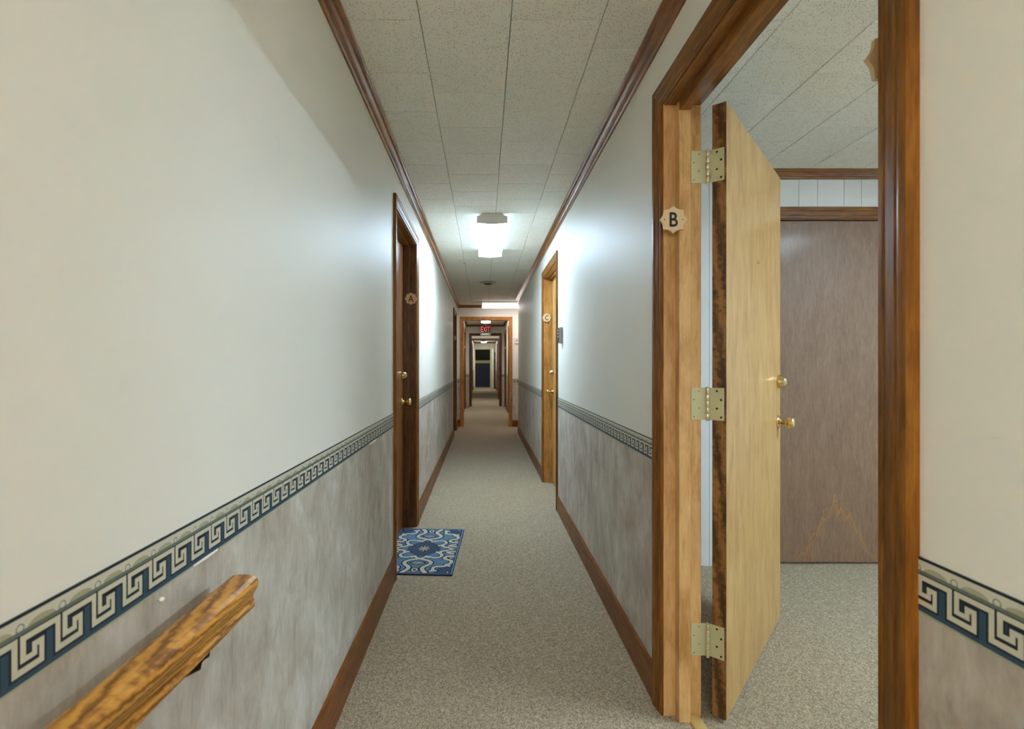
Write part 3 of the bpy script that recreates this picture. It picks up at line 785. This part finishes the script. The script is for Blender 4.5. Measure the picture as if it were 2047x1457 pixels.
# ---------------------------------------------------------------- wraparound fluorescent fixtures
def side_of(m):
    n = m.name + '_side'
    if n in bpy.data.materials: return bpy.data.materials[n]
    c = m.copy(); c.name = n
    c.node_tree.nodes['Principled BSDF'].inputs['Emission Strength'].default_value *= 0.13
    return c
def fixture(cx, y0, y1, wdt, drop, lens_m, label, along='y'):
    root = empty('ceiling_light', (cx, (y0 + y1) / 2, ZC) if along == 'y' else ((y0 + y1) / 2, cx, ZC), label, 'ceiling light', 'wraparound fluorescent ceiling lights')
    def MM():
        if along == 'y': return basis((cx, y0, ZC), (1, 0, 0), (0, 0, 1), (0, 1, 0))
        return basis((y0, cx, ZC), (0, 1, 0), (0, 0, 1), (1, 0, 0))
    M = MM(); Ln = y1 - y0; h = wdt / 2
    # housing pan against the ceiling
    bm = bmesh.new(); prism(bm, [(-h * 0.60, 0), (h * 0.60, 0), (h * 0.92, -0.022), (h * 0.92, -0.028), (-h * 0.92, -0.028), (-h * 0.92, -0.022)], Ln - 0.02, M @ Matrix.Translation((0, 0, 0.01)))
    make('housing', bm, M_WHITE, root)
    lens = [(-h * 0.985, -0.024), (-h * 0.97, -drop * 0.78), (-h * 0.90, -drop * 0.88), (0, -drop), (h * 0.90, -drop * 0.88), (h * 0.97, -drop * 0.78), (h * 0.985, -0.024), (h * 0.90, -0.029), (-h * 0.90, -0.029)]
    bm = bmesh.new(); prism(bm, lens, Ln - 0.028, M @ Matrix.Translation((0, 0, 0.014)))
    bm.normal_update(); bmesh.ops.recalc_face_normals(bm, faces=bm.faces[:])
    for f in bm.faces: f.material_index = 0 if f.normal.z < -0.55 else 1
    make('lens', bm, [lens_m, side_of(lens_m)], root, label='glowing prismatic diffuser')
    cap = [(-h * 0.60, 0), (h * 0.60, 0), (h * 0.80, -0.020), (h, -0.022), (h, -drop * 0.90), (0, -drop * 1.03), (-h, -drop * 0.90), (-h, -0.022), (-h * 0.80, -0.020)]
    for a in (0.0, Ln - 0.014):
        bm = bmesh.new(); prism(bm, cap, 0.014, M @ Matrix.Translation((0, 0, a))); make('end_cap', bm, M_WHITE, root)
    return root
fixture(0.066, 3.85, 5.07, 0.232, 0.080, M_LENS_HALL, 'bright wraparound ceiling light above the doormat in the near corridor')
fixture(9.315, -0.037, 1.183, 0.23, 0.115, M_LENS_CROSS, 'glowing ceiling light running sideways before the first cased opening', 'x')
fixture(0.06, 11.90, 13.12, 0.24, 0.078, M_LENS_FAR, 'ceiling light just above the exit sign in the second stretch')
fixture(0.02, 23.5, 24.72, 0.26, 0.078, M_LENS_FAR, 'small farthest ceiling light before the end doorway')
fixture(0.05, 15.6, 16.8, 0.23, 0.078, M_LENS_FAR, 'ceiling light between the second and third cased openings')
fixture(2.75, 0.55, 1.77, 0.232, 0.080, M_LENS_ROOM, 'bright ceiling light inside the side room behind doorway B')
fixture(0.05, -2.45, -1.23, 0.232, 0.080, M_LENS_ADDED, 'ceiling light added behind the viewpoint as unseen fill')  # unseen fixture, added only for fill from behind

# ---------------------------------------------------------------- ceiling detector and vent
det = empty('smoke_detector', (-0.2126, 5.635, ZC), 'flat white round detector on the ceiling left of the light', 'detector')
bm = bmesh.new(); lathe(bm, [(0.0, 0.0), (0.060, 0.0), (0.062, 0.006), (0.058, 0.014), (0.040, 0.018), (0.0, 0.019)], (-0.2126, 5.635, ZC), (0, 0, -1), 32); make('cover', bm, M_WHITE, det)
bm = bmesh.new(); lathe(bm, [(0.0, 0.019), (0.014, 0.019), (0.012, 0.022), (0.0, 0.022)], (-0.2126, 5.635, ZC), (0, 0, -1), 20); make('button', bm, M_GREY, det)
V = (0.065, 7.07, ZC)
vent = empty('ceiling_vent', V, 'round metal air diffuser in the ceiling beyond the light', 'vent')
bm = bmesh.new(); lathe(bm, [(0.122, 0.0), (0.124, 0.004), (0.112, 0.012), (0.098, 0.020), (0.094, 0.014), (0.094, 0.0)], V, (0, 0, -1), 40, caps=False); make('outer_ring', bm, M_CHROME, vent)
bm = bmesh.new(); lathe(bm, [(0.090, 0.010), (0.090, 0.016), (0.074, 0.028), (0.068, 0.024), (0.068, 0.010)], V, (0, 0, -1), 40, caps=False); make('middle_ring', bm, M_CHROME, vent)
bm = bmesh.new(); lathe(bm, [(0.0, 0.012), (0.062, 0.012), (0.060, 0.022), (0.045, 0.034), (0.0, 0.036)], V, (0, 0, -1), 40); make('center_cone', bm, M_DARK, vent)
bm = bmesh.new(); lathe(bm, [(0.0, 0.0), (0.095, 0.0), (0.095, 0.004), (0.0, 0.004)], V, (0, 0, -1), 40); make('throat', bm, M_DARK, vent)

# ---------------------------------------------------------------- exit sign
EX = (0.057, 14.52, 2.182)
es = empty('exit_sign', (EX[0], EX[1], 2.04), 'red lettered EXIT sign hanging before the second cased opening', 'exit sign')
bm = bmesh.new(); bbox(bm, EX[0] - 0.15, EX[0] + 0.15, 14.47, 14.54, 2.042, 2.322, 0.006); make('housing', bm, M_WHITE, es)
bm = bmesh.new(); bbox(bm, EX[0] - 0.136, EX[0] + 0.136, 14.463, 14.472, 2.118, 2.308, 0.003); make('face', bm, M_BLACK, es)
me = text_mesh('EXIT', 0.215, basis((EX[0], 14.462, 2.213), (1, 0, 0), (0, 0, 1), (0, -1, 0)), 0.002, 0.58, 0.003); mesh_obj('lettering', me, M_EXITRED, es, 'red letters EXIT')
for sx in (-1, 1):
    bm = bmesh.new(); lathe(bm, [(0, 0), (0.020, 0), (0.020, 0.012), (0.014, 0.02), (0, 0.022)], (EX[0] + sx * 0.075, 14.47, 2.078), (0, -1, 0), 16); make('lamp', bm, M_GREENLED, es)
bm = bmesh.new(); bbox(bm, EX[0] - 0.05, EX[0] + 0.05, 14.46, 14.472, 2.066, 2.090, 0.003); make('lamp_bar', bm, M_GREENLED, es)
bm = bmesh.new(); bbox(bm, EX[0] - 0.03, EX[0] + 0.03, 14.48, 14.53, 2.32, ZC, 0.002); make('canopy', bm, M_WHITE, es)

# ---------------------------------------------------------------- wall boxes and plates
ch = empty('intercom', (XR, 3.95, 1.367), 'grey wall box beside door C on the right wall', 'intercom')
bm = bmesh.new(); bbox(bm, XR - 0.027, XR, 3.915, 3.985, 1.367, 1.492, 0.003); make('case', bm, M_GREY, ch)
bm = bmesh.new(); bbox(bm, XR - 0.031, XR - 0.026, 3.930, 3.972, 1.375, 1.484, 0.001); make('face_plate', bm, M_DARK, ch)
for z in (1.47, 1.445, 1.42):
    bm = bmesh.new(); bbox(bm, XR - 0.034, XR - 0.030, 3.94, 3.962, z - 0.006, z + 0.006, 0.001); make('button', bm, M_WHITE, ch)
ol = empty('wall_outlet', (XL, 4.49, 0.38), 'ivory wall outlet plate low on the left wall past door A', 'outlet')
bm = bmesh.new(); bbox(bm, XL + 0.0015, XL + 0.0065, 4.455, 4.527, 0.385, 0.505, 0.002); make('plate', bm, M_IVORY, ol)
for z in (0.420, 0.470):
    bm = bmesh.new(); bbox(bm, XL + 0.006, XL + 0.009, 4.476, 4.506, z - 0.014, z + 0.014, 0.001); rc = make('receptacle', bm, M_IVORY, ol)
    for dy in (-0.006, 0.006):
        bm = bmesh.new(); box(bm, XL + 0.0088, XL + 0.0093, 4.491 + dy - 0.001, 4.491 + dy + 0.001, z - 0.004, z + 0.005); make('slot', bm, M_DARK, rc)
bm = bmesh.new(); lathe(bm, [(0, 0.0), (0.003, 0.0), (0.002, 0.0015), (0, 0.0018)], (XL + 0.0065, 4.491, 0.445), (1, 0, 0), 10); make('screw', bm, M_CHROME, ol)
th = empty('thermostat', (0.63, YE, 1.61), 'small white plate on the cross wall right of the opening', 'thermostat')
bm = bmesh.new(); bbox(bm, 0.606, 0.68, YE - 0.022, YE, 1.612, 1.732, 0.004); make('case', bm, M_WHITE, th)
bm = bmesh.new(); bbox(bm, 0.626, 0.66, YE - 0.026, YE - 0.021, 1.655, 1.69, 0.002); make('dial_window', bm, M_GREY, th)
pn = empty('wall_pin', (XL, 0.77, 0.838), 'tiny white push pin under the border above the handrail', 'pin')
bm = bmesh.new(); lathe(bm, [(0, 0), (0.001, 0.0), (0.001, 0.004), (0.0035, 0.005), (0.0035, 0.009), (0.0015, 0.011), (0, 0.011)], (XL + 0.0015, 0.775, 0.840), (1, 0, 0.1), 12); make('pin_head', bm, M_PEEL, pn)

# ---------------------------------------------------------------- handrail
hr = empty('handrail', (XL, 0.5, 0.76), 'oak handrail on the near left wall below the border', 'handrail')
HX = -0.4375
prof = [(0.0200, -0.058), (-0.0190, -0.058), (-0.0205, -0.055), (-0.0205, -0.049), (-0.0180, -0.047), (-0.0170, -0.043), (-0.0185, -0.036), (-0.0240, -0.026), (-0.0275, -0.018), (-0.0275, -0.012), (-0.0250, -0.006),
        (-0.0190, -0.0018), (-0.0100, 0.0), (0.0100, 0.0), (0.0190, -0.0018), (0.0250, -0.006), (0.0275, -0.012), (0.0275, -0.018), (0.0240, -0.026), (0.0185, -0.036), (0.0170, -0.043), (0.0180, -0.047), (0.0205, -0.049), (0.0205, -0.055)]
tilt = 0.013
bm = bmesh.new()
Lr = Vector((0, 1, -tilt)).normalized()
O = Vector((HX, 0.925, 0.818)); ends = []
for s, sc_ in ((0, 0.93), (-0.004, 1.0), (-1.55, 1.0)):
    ends.append([bm.verts.new(O + Lr * s + Vector((a * sc_, 0, -0.028 + (b + 0.028) * sc_))) for a, b in prof])
for a, b in zip(ends[:-1], ends[1:]):
    for i in range(len(prof)):
        j = (i + 1) % len(prof); f = bm.faces.new([a[i], a[j], b[j], b[i]])
bm.faces.new(ends[0]); bm.faces.new(ends[-1][::-1])
make('rail', bm, M_RAIL, hr)
for yb in (0.80, -0.35):
    zb = 0.818 + tilt * (0.925 - yb) - 0.058
    bm = bmesh.new(); lathe(bm, [(0, 0), (0.028, 0), (0.028, 0.003), (0.016, 0.007), (0.0, 0.008)], (XL + 0.0015, yb, zb - 0.05), (1, 0, 0), 20)
    br = make('bracket', bm, M_IRON, hr)
    bm = bmesh.new(); tube(bm, [(XL + 0.005, yb, zb - 0.05), (XL + 0.030, yb, zb - 0.050), (XL + 0.050, yb, zb - 0.040), (XL + 0.062, yb, zb - 0.022), (XL + 0.0645, yb, zb - 0.003)], 0.006); make('arm', bm, M_IRON, br)
    bm = bmesh.new(); bbox(bm, HX - 0.008, HX + 0.008, yb - 0.014, yb + 0.014, zb - 0.004, zb, 0.001); make('saddle', bm, M_IRON, br)

# ---------------------------------------------------------------- doormat with printed scrollwork
MW, MH = 0.450, 0.790
def bez(p, n=26):
    p = np.array(p, float); out = []
    for i in range(0, len(p) - 1, 3):
        a, b, c, d = p[i:i + 4]
        for t in np.linspace(0, 1, n): out.append((1 - t) ** 3 * a + 3 * (1 - t) ** 2 * t * b + 3 * (1 - t) * t * t * c + t ** 3 * d)
    return np.array(out)
NXm, NYm = 200, 350
xs = (np.arange(NXm) + 0.5) / NXm * MW * 1000 - MW * 500
ys = (np.arange(NYm) + 0.5) / NYm * MH * 1000 - MH * 500
GXm, GYm = np.meshgrid(np.abs(xs), np.abs(ys), indexing='ij')
def sd(pl, width):
    d = np.full(GXm.shape, 1e9)
    for (x, y), w_ in zip(pl, width): d = np.minimum(d, np.hypot(GXm - x, GYm - y) - w_)
    return d
def stroke(p, w0, w1=None, blobs=()):
    pl = bez(p); w1 = w0 if w1 is None else w1
    d = sd(pl, np.linspace(w0, w1, len(pl)) * 1.4)
    for (bx, by, br) in blobs: d = np.minimum(d, np.hypot((GXm - bx), (GYm - by)) - br)
    return d
cream = np.full(GXm.shape, 1e9)
for p, w0, w1, bl in (
    ([(6, 168), (14, 158), (22, 150), (34, 142), (60, 122), (66, 150), (92, 150), (122, 150), (140, 118), (126, 92), (116, 78), (108, 70), (100, 62)], 6, 8, [(36, 132, 13), (52, 146, 10), (92, 58, 12), (114, 62, 11)]),
    ([(150, 30), (134, 26), (120, 40), (112, 56)], 7, 8, []),
    ([(150, 30), (160, 18), (176, 10), (190, 0)], 6, 6, [(150, 34, 11)]),
    ([(0, 170), (36, 182), (92, 206), (78, 246), (66, 280), (30, 292), (44, 332), (50, 350), (58, 362), (66, 374)], 8, 10, []),
    ([(0, 318), (10, 322), (18, 332), (14, 346), (10, 356), (4, 360), (0, 360)], 4, 4, []),
    ([(206, 120), (170, 118), (136, 140), (160, 168), (176, 184), (196, 180), (202, 206), (206, 230), (190, 244), (180, 256)], 8, 8, [(176, 258, 14), (194, 272, 12)]),
    ([(178, 262), (168, 300), (120, 268), (106, 300), (98, 322), (112, 340), (106, 350)], 8, 7, [(98, 352, 13), (122, 346, 11)]),
    ([(196, 80), (180, 76), (168, 70), (160, 60), (170, 40), (190, 50), (204, 44)], 7, 7, []),
):
    cream = np.minimum(cream, stroke(p, w0, w1, bl))
grey = np.minimum(np.hypot((GXm) / 1.9, (GYm - 236)) - 22, np.hypot(GXm - 30, (GYm - 240) * 1.4) - 14)
grey = np.minimum(grey, np.hypot(GXm - 196, GYm - 150) - 18)
th_ = np.arctan2(GYm * 0.8, GXm); star = np.hypot(GXm, GYm * 0.8) - (9 + 34 * np.abs(np.cos(4 * th_)) ** 1.5)
slate = np.minimum(np.minimum((np.abs(GXm) / 108) ** 1.5 + (np.abs(GYm) / 132) ** 1.5 - 1, np.hypot((GXm - 210) / 92, (GYm - 385) / 118) - 1), 10)
rng = np.random.default_rng(3)
img = np.empty(GXm.shape + (3,))
def L3(r, g_, b): return np.array([lin(r), lin(g_), lin(b)])
img[:] = L3(90, 120, 142)
img *= (1 + 0.10 * rng.standard_normal((1, NYm, 1)))
img[slate < 0] = L3(62, 75, 95)
OUT = L3(20, 26, 40)
img[np.abs(grey) < 4] = OUT; img[grey < -3] = L3(146, 144, 138)
img[cream < 7.0] = OUT
img[cream < 0] = L3(190, 182, 166)
img[np.abs(star) < 3] = OUT; img[star < -2] = L3(170, 160, 132)
cor = np.hypot(GXm - 196, (GYm - 366) * 0.7) - 8
img[cor < 3] = OUT; img[cor < -1] = L3(168, 160, 140)
e = np.minimum(MW * 500 - GXm, MH * 500 - GYm)
img[e < 13] = OUT; img[e < 10] = L3(104, 138, 172); img[e < 1.6] = L3(40, 52, 76)
img *= (1 + 0.07 * rng.standard_normal(img.shape[:2] + (1,)))
img = np.clip(img, 0.002, 1)
mt = empty('doormat', (-0.385, 3.275, 0.0), 'blue doormat with cream scrollwork lying before door A', 'doormat', rz=math.radians(-2.8))
vx = np.linspace(-MW / 2, MW / 2, NXm + 1); vy = np.linspace(-MH / 2, MH / 2, NYm + 1)
VX, VY = np.meshgrid(vx, vy, indexing='ij')
TZ = 0.0092
hm = np.zeros((NXm + 1, NYm + 1)); hm[1:, 1:] = np.where((cream < 7.0) & (cream > 0), -0.0009, 0.0); hm[0] = hm[-1] = 0; hm[:, 0] = hm[:, -1] = 0
verts = np.stack([VX.ravel(), VY.ravel(), TZ + hm.ravel()], 1)
idx = np.arange((NXm + 1) * (NYm + 1)).reshape(NXm + 1, NYm + 1)
faces = np.stack([idx[:-1, :-1].ravel(), idx[1:, :-1].ravel(), idx[1:, 1:].ravel(), idx[:-1, 1:].ravel()], 1)
me = bpy.data.meshes.new('printed_pile'); me.from_pydata(verts.tolist(), [], faces.tolist())
ca = me.color_attributes.new('print', 'FLOAT_COLOR', 'CORNER')
cols = np.repeat(np.concatenate([img.reshape(-1, 3), np.ones((NXm * NYm, 1))], 1), 4, axis=0)
ca.data.foreach_set('color', cols.astype(np.float32).ravel())
M_MAT = new_mat('printed_mat', rgb(120, 150, 180), 0.9, 0, 0, 0.15); t = NT(M_MAT)
at = t.n('ShaderNodeAttribute', attribute_name='print'); t.color(at.outputs['Color'])
top = bpy.data.objects.new('printed_pile', me); COL.objects.link(top); me.materials.append(M_MAT); top.parent = mt
bm = bmesh.new(); bbox(bm, -MW / 2 - 0.002, MW / 2 + 0.002, -MH / 2 - 0.002, MH / 2 + 0.002, 0.0, TZ - 0.0012, 0.0015)
me2 = bpy.data.meshes.new('rubber_backing'); bmesh.ops.recalc_face_normals(bm, faces=bm.faces[:]); bm.to_mesh(me2); bm.free()
rb = bpy.data.objects.new('rubber_backing', me2); COL.objects.link(rb); me2.materials.append(new_mat('navy_rubber', rgb(24, 32, 50), 0.7)); rb.parent = mt
